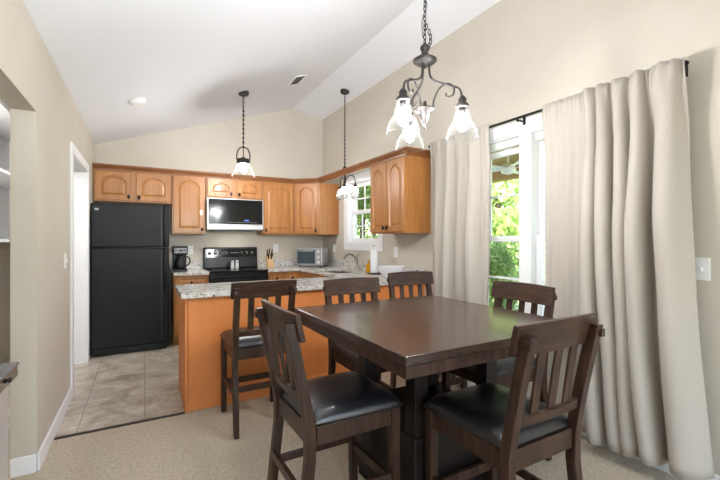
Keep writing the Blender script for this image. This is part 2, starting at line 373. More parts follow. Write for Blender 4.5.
for k in range(5):
    a = 2*PI*k/5+.4; bm = new(); ca, sa = math.cos(a), math.sin(a)
    P = lambda r, s, z: (r*ca - s*sa, r*sa + s*ca, z)
    hexa(bm, [P(.1, -.04, -.285), P(.62, -.07, -.285), P(.62, .07, -.265), P(.1, .04, -.265)], [P(.1, -.04, -.277), P(.62, -.07, -.277), P(.62, .07, -.257), P(.1, .04, -.257)])
    obj('blade', bm, 'white', fan)
def foliage(n, seed, leaf=.13):
    rnd = random.Random(seed); bm = new()
    lobes = [(Vector((rnd.uniform(-.6, .6), rnd.uniform(-.6, .6), rnd.uniform(-.75, .7))), rnd.uniform(.35, .6)) for _ in range(11)]
    for _ in range(n):
        c, r = rnd.choice(lobes)
        v = Vector((rnd.gauss(0, 1), rnd.gauss(0, 1), rnd.gauss(0, 1))).normalized()
        p = c + v*r*rnd.uniform(.7, 1.05)
        a = Vector((rnd.gauss(0, 1), rnd.gauss(0, 1), rnd.gauss(0, 1))).normalized(); b = a.orthogonal().normalized()
        s = leaf*rnd.uniform(.5, 1.1)
        vs = [bm.verts.new(p + q) for q in (a*s, b*s*.45, -a*s, -b*s*.45)]; bm.faces.new(vs)
    return bm
protos = []
for k, (n, mm) in enumerate(((3600, 'leaf_a'), (3600, 'leaf_b'), (3000, 'leaf_a'))):
    t = thing('tree', 'x', 'tree', group='trees beyond the porch')
    obj('foliage', foliage(n, 20+k, .085), mm, t, recalc=False)
    bm = new(); tube(bm, spline([(0, 0, -1.9), (.03, .02, -1.1), (-.03, 0, -.3), (.03, .03, .5)], 4), .09, 8, r1=.04); obj('trunk', bm, 'bark', t)
    protos.append(t)
tl = [(9.2, 8.0, 2.3, 1.85, 0, 'bright leafy tree seen through the upper dining window pane'), (6.9, 5.9, .35, .8, 1, 'deep green bush low in the dining window'),
      (5.4, 9.4, 1.9, 1.5, 1, 'deep green tree filling the kitchen window over the sink'),
      (14.5, 12.9, 3.6, 2.6, 2, 'tall bright tree far behind the dining window'), (9.6, 15.8, 3.4, 2.5, 2, 'tall bright tree far behind the kitchen window')]
used = set()
for x, y, z, sc, k, lab in tl:
    t = protos[k] if k not in used else copy_tree(protos[k]); used.add(k)
    t.location = (x, y, z); t.scale = (sc, sc, sc*1.05); t.rotation_euler = (0, 0, x*1.7+y); t['label'] = lab
    # the trunk has to reach the ground
    for ch in t.children:
        if ch.name.startswith('trunk'):
            h = (z+.35)/(sc*1.05); ch.scale = (1, 1, h/1.9)

# ---------------------------------------------------------------- kitchen cabinets
def arch_loop(x0, x1, z0, z1, rise, n=10):
    """rect with arched top, bl, br, then over the top right-to-left"""
    p = [(x0, z0), (x1, z0)]; w = x1-x0
    for i in range(n+1):
        t = i/n; xx = x1 - w*t; p.append((xx, z1 - rise + rise*math.sin(PI*t)**.75))
    return p
def door_bm(w, h, arch=True, st=.055):
    """raised panel door, local: x 0..w, z 0..h, front at y=-.02"""
    n = 10; rise = min(.07, h*.22) if arch else 0.0001
    inn = lambda o: arch_loop(st+o, w-st-o, st+o, h-st*.8-o, rise, n)
    out = [(0, 0), (w, 0)] + [(w - w*i/n, h) for i in range(n+1)]
    Lp = lambda pts, y: [(x, y, z) for x, z in pts]
    ins = [(min(max(x, .004), w-.004), min(max(z, .004), h-.004)) for x, z in out]
    bm = new()
    loft(bm, [Lp(out, 0), Lp(out, -.016), Lp(ins, -.02), Lp(inn(0), -.02), Lp(inn(.006), -.010), Lp(inn(.012), -.010), Lp(inn(.034), -.0185)])
    return bm
def door(parent, x, y, z, w, h, knob=None, arch=True, rot=0, name='door', mt='oak'):
    o = obj(name, door_bm(w, h, arch, .055 if h > .16 else .028), mt, parent)
    o.location = (x, y, z); o.rotation_euler = (0, 0, rot)
    if knob:
        bm = new(); kx, kz = knob
        lathe(bm, [(.006, 0), (.006, .012), (.014, .016), (.015, .024), (.009, .03)], (kx, -.018, kz), 12, ax=(0, -1, 0))
        for v in bm.verts: v.co.z = kz + (v.co.z-kz)*1.8
        obj('knob', bm, 'knob', o, smooth=True)
    return o
CT = 2.17; UB = 1.40
def upper(label, x0, x1, z0, doors, y=5.58):
    t = thing('wall_cabinet', label, 'cabinet', (x0, y, z0), group='honey wood wall cabinets')
    h = CT-z0; w = x1-x0
    obj('cabinet_body', bx(0.001, w-.001, 0, YB-y-.002, 0, h), 'oak', t, bevel=.003)
    g = .018; dw = (w - g*2 - (doors-1)*.05)/doors
    for i in range(doors):
        kx = .03 if (doors == 2 and i == 1) or label.startswith('honey wood single') else dw-.03
        door(t, g + i*(dw+.05), 0, g, dw, h-2*g, (kx, .045))
    return t
upper('low two-door honey wood wall cabinet above the black refrigerator', -.525, .318, 1.79, 2)
upper('narrow tall one-door wall cabinet above the coffee maker', .322, .735, UB, 1)
upper('small low two-door wall cabinet directly above the microwave', .739, 1.50, 1.895, 2)
upper('honey wood single door wall cabinet right of the microwave, above the knife block', 1.504, 1.985, UB, 1)
# corner cabinet with diagonal door
t = thing('wall_cabinet', 'diagonal corner wall cabinet above the toaster oven with a plain end panel facing the room', 'cabinet', (0, 0, UB), group='honey wood wall cabinets')
bm = new(); pg = [(1.988, 5.58), (2.29, 5.29), (XR-.002, 5.29), (XR-.002, YB-.002), (1.988, YB-.002)]
loft(bm, [[(x, y, 0) for x, y in pg], [(x, y, CT-UB) for x, y in pg]]); obj('cabinet_body', bm, 'oak', t, bevel=.003)
ang = math.atan2(5.29-5.58, 2.29-1.988); ln = math.hypot(.302, .29)
door(t, 1.988+.03*math.cos(ang), 5.58+.03*math.sin(ang), .018, ln-.06, CT-UB-.036, (ln-.06-.03, .045), rot=ang)
# right wall cabinet
t = thing('wall_cabinet', 'two-door wall cabinet on the right wall beside the beige curtain', 'cabinet', (2.29, 3.82, UB-.01), -PI/2, 'honey wood wall cabinets')
RWc = 3.82-3.13
obj('cabinet_body', bx(0, RWc, 0, XR-2.29-.002, 0, CT-UB+.01), 'oak', t, bevel=.003)
dw = (RWc-.036-.012)/2
for i in range(2): door(t, .018+i*(dw+.012), 0, .018, dw, CT-UB-.03, ((.03 if i else dw-.03), .045))
# crown moulding, running on across the window
def crown(label):
    path = [(XL+.004, 5.575), (1.99, 5.575), (2.285, 5.285), (2.285, 3.125), (XR-.002, 3.125)]
    prof = [(.0, -.004), (.008, -.004), (.012, .014), (.034, .044), (.045, .048), (.045, .066), (0, .066)]
    dirs = []
    for i in range(len(path)-1):
        a, b = Vector(path[i]), Vector(path[i+1]); dd = (b-a).normalized(); dirs.append(Vector((dd.y, -dd.x)))
    loops = []
    for i, p in enumerate(path):
        if i == 0: nrm, s = dirs[0], 1
        elif i == len(path)-1: nrm, s = dirs[-1], 1
        else:
            nrm = (dirs[i-1]+dirs[i]).normalized(); s = 1/max(.3, nrm.dot(dirs[i]))
        loops.append([(p[0]+nrm.x*(o+.003)*s, p[1]+nrm.y*(o+.003)*s, CT+z+.0) for o, z in prof])
    bm = new(); loft(bm, loops); 
    # flat board behind the moulding
    box(bm, 2.288, 2.298, 3.825, 5.285, CT-.004, CT+.066)
    o = obj('crown_moulding', bm, 'oak_dark'); return tag(o, label, 'moulding')
crown('honey wood crown moulding along the wall cabinet tops, bridging the window over the sink')

# base cabinets
def base(label, x0, y0, rz, w, dep, fronts, name='base_cabinet'):
    t = thing(name, label, 'cabinet', (x0, y0, 0), rz, 'honey wood base cabinets')
    bm = new()
    if 'sink' in label:      # open above the basin
        box(bm, .001, w-.001, 0, dep, .1, .66); box(bm, .001, w-.001, 0, .06, .66, .873); box(bm, .001, w-.001, .55, dep, .66, .873)
        box(bm, .001, .31, .06, .55, .66, .873); box(bm, 1.11, w-.001, .06, .55, .66, .873)
    else: box(bm, .001, w-.001, 0, dep, .1, .873)
    obj('cabinet_body', bm, 'oak', t, bevel=.003)
    obj('toe_kick', bx(.002, w-.002, .06, dep, .002, .1), 'oak', t)
    n = fronts; fw = (w-.03-(n-1)*.02)/n
    for i in range(n):
        x = .015+i*(fw+.02)
        door(t, x, 0, .71, fw, .145, (fw/2, .07), arch=False, name='drawer')
        door(t, x, 0, .12, fw, .57, (fw-.03 if i % 2 == 0 else .03, .52))
    return t
base('one-drawer base cabinet between the refrigerator and the range', .322, 5.29, 0, .413, .608, 1)
base('base cabinet right of the range with two small drawers', 1.505, 5.29, 0, .465, .608, 2)
base('sink base cabinet under the kitchen window', 1.972, 5.288, -PI/2, 1.45, .624, 3)
t = thing('peninsula_cabinet', 'long peninsula cabinet with a plain orange wood back facing the dining table', 'cabinet')
obj('back_panel', bx(.30, XR-.003, 3.225, 3.243, .1, .873), 'oak_panel', t)
obj('end_panel', bx(.277, .296, 3.225, 3.83, .002, .873), 'oak_panel', t, bevel=.003)
obj('base_trim', bx(.296, XR-.016, 3.218, 3.243, .0025, .1), 'oak_panel', t, bevel=.004)
obj('cabinet_body', bx(.298, 1.97, 3.244, 3.83, .1, .873), 'oak', t)
for i in range(3):
    o = door(t, 1.9-i*.54, 3.83, .12, .5, .57, (.03, .52), rot=PI); o = door(t, 1.9-i*.54, 3.83, .71, .5, .145, (.25, .07), arch=False, rot=PI, name='drawer')
# worktops
SK = (2.07, 2.47, 4.22, 4.94)
bm = cells([.245, 1.502, 1.945, SK[0], SK[1], XR-.002], [3.18, 3.86, SK[2], SK[3], 5.245, YB-.002],
           [SK, (.245, 1.945, 3.86, 5.245), (.245, 1.502, 5.245, 6)], .875, .915, lambda u, v, w: (u, v, w))
t = tag(obj('countertop', bm, 'granite', bevel=.006), 'speckled granite worktop of the peninsula, running round past the sink to the range', 'countertop')
bm = new(); box(bm, XR-.022, XR-.002, 3.2, YB-.022, .9155, 1.015); box(bm, 1.504, XR-.002, YB-.022, YB-.002, .9155, 1.015); obj('backsplash', bm, 'granite', t)
t = tag(obj('countertop', bx(.322, .737, 5.245, YB-.002, .875, .915), 'granite', bevel=.006), 'short piece of granite worktop under the coffee maker', 'countertop')
obj('backsplash', bx(.322, .737, YB-.022, YB-.002, .9155, 1.015), 'granite', t)
# sink and faucet
t = thing('kitchen_sink', 'undermounted dark steel sink set in the granite under the window', 'sink', (0, 0, 0))
bm = new(); x0, x1, y0, y1 = SK
for i, z in ((0, .873), (1, .70)): pass
a = [(x0, y0), (x1, y0), (x1, y1), (x0, y1)]; sh = lambda p, s: [((q[0]-2.27)*s+2.27, (q[1]-4.58)*s+4.58) for q in p]
loft(bm, [[(*q, .874) for q in sh(a, 1.03)], [(*q, .874) for q in sh(a, .995)], [(*q, .72) for q in sh(a, .95)], [(*q, .70) for q in sh(a, .9)], [(*q, .69) for q in sh(a, .9)], [(*q, .71) for q in sh(a, 1.0)], [(*q, .868) for q in sh(a, 1.03)]], closed=True)
box(bm, x0+.02, x1-.02, y0+.02, y1-.02, .69, .70)
obj('basin', bm, mat('sink_steel', (92, 90, 88), .5, .6), t)
bm = new(); lathe(bm, [(.04, .7005), (.045, .703), (.02, .701)], (2.27, 4.58, 0)); obj('drain', bm, 'steel', t)
t = thing('kitchen_faucet', 'brushed nickel faucet with a curved spout behind the sink', 'faucet', (2.515, 4.58, .915))
bm = new(); lathe(bm, [(.03, 0), (.03, .008), (.022, .02), (.02, .12), (.024, .14), (.02, .17)], seg=16); obj('faucet_body', bm, 'nickel', t, smooth=True)
bm = new(); tube(bm, spline([(-.005, 0, .12), (-.04, 0, .19), (-.11, 0, .215), (-.17, 0, .19), (-.19, 0, .155)], 6), .013, 10, r1=.016); obj('spout', bm, 'nickel', t, smooth=True)
bm = new(); tube(bm, spline([(0, 0, .165), (.0, -.03, .2), (.0, -.08, .225)], 5), .009, 8, r1=.006); obj('faucet_lever', bm, 'nickel', t, smooth=True)

# ---------------------------------------------------------------- appliances
t = thing('refrigerator', 'black top-freezer refrigerator in the corner beside the white doorway', 'refrigerator', (-.515, 5.2, 0))
obj('fridge_cabinet', bx(.005, .785, .062, .68, .03, 1.725), 'black', t, bevel=.006)
fd = obj('freezer_door', bx(0, .79, 0, .06, 1.235, 1.735), 'black_tex', t, bevel=.016, seg=3)
md = obj('refrigerator_door', bx(0, .79, 0, .06, .09, 1.225), 'black_tex', t, bevel=.016, seg=3)
def fhandle(parent, z0, z1):
    bm = new(); tube(bm, [(.74, -.002, z0), (.74, -.04, z0+.03), (.74, -.045, z0+.06), (.74, -.045, z1-.06), (.74, -.04, z1-.03), (.74, -.002, z1)], .016, 10); obj('handle', bm, 'black', parent, smooth=True)
fhandle(fd, 1.255, 1.715); fhandle(md, .72, 1.215)
obj('edge_strip', bx(.7, .708, -.004, 0, .11, 1.2), 'dgrey', md); obj('edge_strip', bx(.7, .708, -.004, 0, 1.25, 1.72), 'dgrey', fd)
bd = obj('badge', bx(.04, .078, -.003, .001, 1.655, 1.678), 'mark', fd)
obj('kick_grille', bx(.03, .76, .03, .062, .012, .085), 'black', t)
bm = new()
for x in (.04, .75):
    for y in (.09, .64): cyl(bm, (x, y, .0025), (x, y, .032), .02)
obj('foot', bm, 'black', t)

t = thing('range', 'black electric range with a knobbed backguard under the microwave', 'range', (.742, 5.235, 0))
obj('oven_body', bx(.002, .756, .03, .655, .05, .895), 'black', t, bevel=.004)
obj('cooktop', bx(0, .758, .01, .6, .895, .915), 'gloss', t, bevel=.006)
bm = new(); hexa(bm, [(0, .575, .915), (.758, .575, .915), (.758, .66, .915), (0, .66, .915)], [(0, .61, 1.215), (.758, .61, 1.215), (.758, .66, 1.215), (0, .66, 1.215)])
bgd = obj('backguard', bm, 'black', t, bevel=.012)
def on_guard(z): return .575+.035*(z-.915)/.3
bm = new(); hexa(bm, [(.02, on_guard(1.07)-.006, 1.07), (.738, on_guard(1.07)-.006, 1.07), (.738, .62, 1.07), (.02, .62, 1.07)], [(.02, on_guard(1.19)-.006, 1.19), (.738, on_guard(1.19)-.006, 1.19), (.738, .63, 1.19), (.02, .63, 1.19)])
obj('control_panel', bm, 'gloss', bgd)
for x in (.08, .155, .52, .595, .67):
    bm = new(); lathe(bm, [(.026, 0), (.024, .012), (.015, .016), (.013, .03)], (x, on_guard(1.13)-.006, 1.13), 14, ax=(0, -1, .1)); k = obj('knob', bm, 'black', bgd, smooth=True)
    obj('pointer_mark', bx(x-.003, x+.003, on_guard(1.13)-.039, on_guard(1.13)-.032, 1.12, 1.15), 'mark', k)
obj('clock_display', bx(.23, .33, on_guard(1.13)-.009, on_guard(1.13), 1.115, 1.155), 'dgrey', bgd)
bm = new()
for i in range(6): box(bm, .365+i*.02, .377+i*.02, on_guard(1.13)-.009, on_guard(1.13), 1.13, 1.137)
obj('button_marks', bm, 'mark', bgd)
od = obj('oven_door', bx(.004, .754, 0, .03, .27, .845), 'black', t, bevel=.006)
obj('oven_window', bx(.13, .63, -.003, .002, .38, .66), 'gloss', od)
bm = new(); cyl(bm, (.06, -.045, .79), (.70, -.045, .79), .013); cyl(bm, (.09, -.045, .79), (.09, 0, .79), .009); cyl(bm, (.67, -.045, .79), (.67, 0, .79), .009); obj('oven_handle', bm, 'black', od, smooth=True)
obj('storage_drawer', bx(.004, .754, .003, .03, .06, .26), 'black', t, bevel=.006)
for x, y, r in ((.19, .42, .08), (.56, .42, .1), (.19, .17, .1), (.56, .17, .08)):
    bm = new(); lathe(bm, [(r-.006, .9155), (r-.006, .9165), (r, .9165), (r, .9155)], (x, y, 0), 32, cap=False); obj('burner_ring', bm, 'dgrey', t)
bm = new()
for i in range(4):
    for z in (.865,): pass
# shakers on the cooktop
def shaker(x, label):
    t = thing('shaker', label, 'shaker', (x, 5.60, .9175), group='shakers on the range')
    bm = new(); lathe(bm, [(.024, 0), (.026, .004), (.022, .075), (.022, .08)], seg=14); obj('jar', bm, 'plate', t, smooth=True)
    bm = new(); lathe(bm, [(.023, .081), (.024, .1), (.018, .112), (.006, .114)], seg=14); obj('lid', bm, 'steel', t, smooth=True)
shaker(1.09, 'pale shaker on the range, the left of the pair'); shaker(1.15, 'pale shaker on the range, the right of the pair')

t = thing('microwave', 'stainless over-the-range microwave with a black glass front', 'microwave', (.742, 5.5, 1.46))
obj('microwave_body', bx(0, .756, .03, .398, 0, .43), 'steel', t, bevel=.004)
md = obj('microwave_door', bx(0, .756, 0, .03, .07, .43), 'steel', t, bevel=.004)
obj('door_glass', bx(.016, .744, -.004, .004, .078, .418), 'gloss', md)
obj('lower_rail', bx(0, .756, -.004, .03, .012, .068), 'steel', t, bevel=.004)
bm = new()
for i in range(11): box(bm, .27+i*.037, .285+i*.037, -.006, -.003, .1, .107)
obj('button_marks', bm, 'mark', md)
obj('clock_display', bx(.49, .55, -.006, -.003, .125, .14), 'display', md)
light('backsplash_fill', 'AREA', (1.12, 5.62, 1.44), (0, 0, 0), 1.1, (1, .97, .92), shape='RECTANGLE', size=.3, size_y=.08)  # added light below the microwave, brightens backsplash and range
obj('vent_underside', bx(.08, .68, .06, .34, -.012, .001), 'dgrey', t)

t = thing('coffee_maker', 'black drip coffee maker with a glass carafe between refrigerator and range', 'coffee maker', (.415, 5.54, .9155))
obj('base', bx(-.085, .085, -.11, .11, 0, .035), 'black', t, bevel=.01)
obj('rear_tower', bx(-.083, .083, .03, .11, .035, .22), 'black', t, bevel=.01)
hd = obj('head', bx(-.09, .09, -.1, .11, .215, .325), 'black', t, bevel=.014)
cp = obj('control_panel', bx(-.075, .075, -.106, -.098, .235, .3), 'grey', hd, bevel=.003)
obj('clock_display', bx(-.025, .025, -.109, -.104, .255, .285), 'gloss', cp)
for x in (-.052, .052): obj('button', bx(x-.01, x+.01, -.109, -.104, .262, .278), 'black', cp)
bm = new(); lathe(bm, [(.05, .037), (.066, .05), (.07, .09), (.06, .15), (.045, .175), (.045, .2)], (0, -.035, 0), 20); ca = obj('carafe', bm, mat('dark_coffee_glass', (40, 40, 44), .08), t, smooth=True)
bm = new(); tube(bm, spline([(.045, -.05, .185), (.1, -.06, .18), (.115, -.062, .12), (.085, -.06, .075), (.066, -.055, .07)], 5), .009, 8); obj('carafe_handle', bm, 'black', ca, smooth=True)
bm = new(); lathe(bm, [(.047, .198), (.047, .212), (.02, .214)], (0, -.035, 0), 20); obj('carafe_lid', bm, 'black', ca)

t = thing('toaster_oven', 'silver toaster oven turned in the back corner of the counter', 'toaster oven', (2.27, 5.53, .915), -math.radians(46))
obj('oven_body', bx(-.21, .21, -.13, .15, .018, .285), 'steel', t, bevel=.012)
fr = obj('front_frame', bx(-.208, .208, -.145, -.128, .022, .28), 'steel', t, bevel=.005)
obj('door_glass', bx(-.185, .1, -.15, -.142, .05, .255), 'oven_glass', fr)
bm = new(); cyl(bm, (-.17, -.172, .24), (.085, -.172, .24), .008); cyl(bm, (-.15, -.172, .24), (-.15, -.148, .24), .006); cyl(bm, (.065, -.172, .24), (.065, -.148, .24), .006); obj('door_handle', bm, 'steel', fr, smooth=True)
for z in (.07, .15, .23):
    bm = new(); lathe(bm, [(.022, 0), (.02, .018), (.016, .02)], (.155, -.145, z), 14, ax=(0, -1, 0)); obj('knob', bm, 'plate', fr, smooth=True)
for x in (-.17, .17):
    for y in (-.1, .12): 
        bm = new(); cyl(bm, (x, y, 0.001), (x, y, .02), .014); obj('foot', bm, 'black', t)

t = thing('knife_block', 'pale wooden knife block with black-handled knives beside the range', 'knife block', (1.63, 5.62, .915))
bm = new(); hexa(bm, [(-.045, -.07, 0), (.045, -.07, 0), (.045, .06, 0), (-.045, .06, 0)], [(-.045, -.03, .1), (.045, -.03, .1), (.045, .1, .19), (-.045, .1, .19)]); obj('block', bm, 'beech', t, bevel=.004)
for i, (x, y, l) in enumerate(((-.025, .06, .1), (.0, .065, .11), (.026, .06, .1), (-.02, .01, .085), (.02, .01, .085))):
    zz = .1+.09*(y+.03)/.13; bm = new(); tube(bm, [(x, y, zz-.005), (x*1.3, y-.03, zz+l*.5), (x*1.5, y-.05, zz+l)], .009, 6); obj('knife_handle', bm, 'black', t, smooth=True)

t = thing('paper_towel_holder', 'upright paper towel roll on a dark holder in front of the kitchen window', 'paper towel holder', (2.40, 3.93, .915))
bm = new(); lathe(bm, [(.085, 0), (.085, .008), (.06, .014)], seg=28); obj('base', bm, 'iron', t)
bm = new(); lathe(bm, [(.043, .016), (.045, .018), (.045, .288), (.043, .29)], seg=24); obj('paper_roll', bm, 'paper', t, smooth=False)
bm = new(); cyl(bm, (0, 0, .29), (0, 0, .315), .007); lathe(bm, [(.006, .313), (.016, .322), (.012, .336), (.003, .34)], seg=14); obj('finial', bm, 'steel', t, smooth=True)
t = thing('soap_bottle', 'yellow dish soap bottle between the faucet and the paper towels', 'bottle', (2.46, 4.16, .915))
bm = new(); lathe(bm, [(.034, 0), (.038, .006), (.038, .07), (.03, .1), (.014, .118), (.012, .125)], seg=16); obj('bottle_body', bm, 'soap', t, smooth=True)
bm = new(); lathe(bm, [(.014, .124), (.014, .145), (.006, .15)], seg=12); obj('cap', bm, 'soap', t)
bm = new(); lathe(bm, [(.07, 0), (.075, .01), (.125, .06), (.15, .118), (.153, .122), (.148, .122), (.12, .064), (.07, .018), (.02, .014)], (0, 0, 0), 36)
o = tag(obj('serving_bowl', bm, 'ceramic', smooth=True), 'wide white bowl on the granite near the curtain end of the counter', 'bowl'); o.location = (2.33, 3.47, .9155)

# outlets and switches
def plate(label, loc, rz, kind, w=.075, name='outlet_plate'):
    t = thing(name, label, 'outlet' if kind == 'o' else 'light switch', loc, rz, 'wall plates')
    obj('cover_plate', bx(-w/2, w/2, -.007, -.0005, -.06, .06), 'plate', t, bevel=.002)
    if kind == 'o':
        for z in (-.024, .024):
            s = obj('socket', bx(-.017, .017, -.0095, -.007, z-.014, z+.014), 'white', t, bevel=.002)
            bm = new(); box(bm, -.008, -.005, -.0098, -.009, z-.004, z+.006); box(bm, .005, .008, -.0098, -.009, z-.004, z+.006); obj('slot', bm, 'dgrey', s)
    else: obj('toggle', bx(-.006, .006, -.018, -.007, -.012, .012), 'white', t, bevel=.002)
plate('white outlet on the back wall beside the coffee maker', (.575, YB, 1.18), 0, 'o')
plate('white outlet on the back wall behind the knife block', (1.80, YB, 1.19), 0, 'o')
plate('white outlet on the right wall beside the toaster oven', (XR, 5.46, 1.19), -PI/2, 'o')
plate('white outlet under the right wall cabinet near the bowl', (XR, 3.765, 1.18), -PI/2, 'o')
plate('white switch at the right edge of the photo beside the curtain', (XR, .905, 1.165), -PI/2, 's', name='light_switch')
plate('white switch on the left wall before the white doorway', (XL, 3.72, 1.16), PI/2, 's', name='light_switch')

# ---------------------------------------------------------------- dining table
TX, TY = (.79, 1.86), (1.085, 2.215)
t = thing('dining_table', 'square dark brown counter-height dining table with a pedestal of four posts', 'table', ((TX[0]+TX[1])/2, (TY[0]+TY[1])/2, 0))
hx, hy = (TX[1]-TX[0])/2, (TY[1]-TY[0])/2
obj('tabletop', bx(-hx, hx, -hy, hy, .878, .915), 'tabletop', t, bevel=.005)
bm = new()
for a in ((-hx+.003, hx-.003, -hy+.003, -hy+.03), (-hx+.003, hx-.003, hy-.03, hy-.003), (-hx+.003, -hx+.03, -hy+.03, hy-.03), (hx-.03, hx-.003, -hy+.03, hy-.03)): box(bm, *a, .835, .878)
obj('apron', bm, 'espresso', t)
q = .225
for sx in (-1, 1):
    for sy in (-1, 1): obj('leg', bx(sx*q-.038, sx*q+.038, sy*q-.038, sy*q+.038, .002, .878), 'dark', t, bevel=.004)
obj('storage_box', bx(-q-.05, q+.05, -q-.05, q+.05, .05, .43), 'dark', t, bevel=.006)
bm = new(); box(bm, -q-.01, q+.01, -q-.01, q+.01, .80, .878); obj('top_brace', bm, 'dark', t)

# ---------------------------------------------------------------- chairs
def cushion(w, y0, y1, z, h):
    bm = new(); n = 14; dep = y1-y0; rows = []
    for j in range(n+1):
        r = []
        for i in range(n+1):
            u, v = 2*i/n-1, 2*j/n-1
            u = math.copysign(abs(u)**.7, u); v = math.copysign(abs(v)**.7, v)
            k = max(0, (1-abs(u)**5)*(1-abs(v)**5))
            wf = w*(1+.05*v)
            r.append(bm.verts.new((u*wf/2*(1-.02*abs(v)**6), (y0+y1)/2+v*dep/2*(1-.02*abs(u)**6), z + .012 + (h-.012)*k**.45 - .006*math.exp(-(u*u+v*v)*2.5))))
        rows.append(r)
    for j in range(n):
        for i in range(n): bm.faces.new((rows[j][i], rows[j][i+1], rows[j+1][i+1], rows[j+1][i]))
    rim = rows[0] + [rows[j][n] for j in range(1, n+1)] + rows[n][n-1::-1] + [rows[j][0] for j in range(n-1, 0, -1)]
    lo = [bm.verts.new((v.co.x*.985, (v.co.y-(y0+y1)/2)*.985+(y0+y1)/2, z)) for v in rim]
    m = len(rim)
    for i in range(m): bm.faces.new((rim[i], rim[(i+1) % m], lo[(i+1) % m], lo[i]))
    bm.faces.new(lo); return bm
HT = 1.035
def backy(z): return -.205 - .095*max(0, (z-.56)/(HT-.56))**1.15     # rake of the back
def curve(x): return -.024*(1-(x/.25)**2)                           # the rails bow backwards
def make_chair():
    t = thing('counter_chair', 'x', 'chair', group='dark wood counter-height chairs')
    W = .19
    obj('seat', cushion(.425, -.205, .235, .578, .062), 'leather', t, smooth=True)
    bm = new()
    box(bm, -W+.012, W-.012, .192, .214, .50, .577); box(bm, -W+.01, W-.01, -.214, -.192, .50, .577)
    box(bm, -W-.012, -W+.01, -.18, .18, .50, .577); box(bm, W-.01, W+.012, -.18, .18, .50, .577)
    obj('seat_frame', bm, 'espresso', t, bevel=.003)
    for s in (-1, 1):
        bm = new(); hexa(bm, [(s*W-.018, .188, .0), (s*W+.018, .188, .0), (s*W+.018, .224, .0), (s*W-.018, .224, .0)], [(s*W-.021, .176, .577), (s*W+.021, .176, .577), (s*W+.021, .22, .577), (s*W-.021, .22, .577)])
        obj('front_leg', bm, 'espresso', t, bevel=.003)
        bm = new(); zs = [0, .2, .45, .56, .66, .76, .86, .95, 1.0]; loops = []
        for z in zs:
            yy = backy(z) - (.05*(1-z/.45) if z < .45 else 0); hw = .019 if z > 0 else .016
            loops.append([(s*W-hw, yy-.022, z), (s*W+hw, yy-.022, z), (s*W+hw, yy+.02, z), (s*W-hw, yy+.02, z)])
        loft(bm, loops); p = obj('back_post', bm, 'espresso', t, bevel=.003)
        yy = backy(.975)
        bm = new(); box(bm, s*W+(0 if s > 0 else -.024), s*W+(.024 if s > 0 else 0), yy-.03, yy-.006, .955, .985); obj('peg', bm, 'espresso', p, bevel=.003)
    # rails
    def rail(name, z0, z1, half, th, off, crest=0):
        bm = new(); n = 12; loops = []
        for i in range(n+1):
            x = -half+2*half*i/n; c = curve(x)+off; zt = z1 + crest*(1-(x/half)**2)
            loops.append([(x, backy(z0)+c-th/2, z0), (x, backy(zt)+c-th/2, zt), (x, backy(zt)+c+th/2, zt), (x, backy(z0)+c+th/2, z0)])
        loft(bm, loops); return obj(name, bm, 'espresso_rail', t, bevel=.004)
    rail('top_rail', .925, HT, .226, .024, .034, .006)
    rail('lower_back_rail', .665, .705, W-.019, .022, .012)
    for x, w in ((-.093, .041), (0, .041), (.093, .041)):
        bm = new(); loops = []
        for z in (.70, .78, .86, .94):
            y = backy(z)+curve(x)+.014+.014*(z-.7)/.24
            loops.append([(x-w/2, y-.005, z), (x+w/2, y-.005, z), (x+w/2, y+.005, z), (x-w/2, y+.005, z)])
        loft(bm, loops); obj('slat', bm, 'espresso', t, bevel=.002)
    obj('stretcher', bx(-W+.01, W-.01, .195, .215, .2, .245), 'espresso', t, bevel=.003)
    obj('stretcher', bx(-W+.01, W-.01, -.245, -.225, .29, .33), 'espresso', t, bevel=.003)
    for s in (-1, 1): obj('stretcher', bx(s*W-.01, s*W+.01, -.222, .195, .25, .285), 'espresso', t, bevel=.003)
    return t
# x, y, heading of the sitter (0 = towards the back wall), label
CH = [(.73, 2.90, 0, 'dark wood counter chair pulled up to the orange wood side of the peninsula'),
      (.775, 1.62, -89, 'foreground chair at the left side of the table, seen from its left side'),
      (1.30, 1.13, 0, 'foreground chair with its back to the camera at the near side of the table'),
      (1.33, 2.22, 180, 'chair at the far side of the table straight in front of the peninsula'),
      (2.02, 2.46, 176, 'chair at the far side of the table nearest the left curtain'),
      (1.86, 1.66, 90, 'chair on the window side of the table, its back to the window')]
ch0 = make_chair()
for i, (x, y, a, lab) in enumerate(CH):
    c = ch0 if i == 0 else copy_tree(ch0)
    c.location = (x, y, .002); c.rotation_euler = (0, 0, math.radians(a)); c['label'] = lab

# ---------------------------------------------------------------- curtains
RX, RZ = 2.5, 2.255
t = thing('curtain_rod', 'thin black curtain rod above the dining window', 'curtain rod', (0, 0, 0))
bm = new(); cyl(bm, (RX, .94, RZ), (RX, 3.03, RZ), .009); obj('rod', bm, 'iron', t, smooth=True)
for y in (.935, 3.03):
    bm = new(); lathe(bm, [(.006, -.012), (.014, -.004), (.014, .006), (.004, .012)], (RX, y, RZ), 12, ax=(0, 1, 0)); obj('finial', bm, 'iron', t, smooth=True)
for y in (.975, 1.99, 2.98):
    bm = new(); box(bm, XR-.022 if 1.0 < y < 2.95 else XR-.004, XR-.018 if 1.0 < y < 2.95 else XR-.0005, y-.012, y+.012, RZ-.04, RZ+.03); box(bm, RX+.004, XR-.018, y-.006, y+.006, RZ-.022, RZ-.012); box(bm, RX-.004, RX+.01, y-.006, y+.006, RZ-.028, RZ-.01); obj('bracket', bm, 'iron', t)
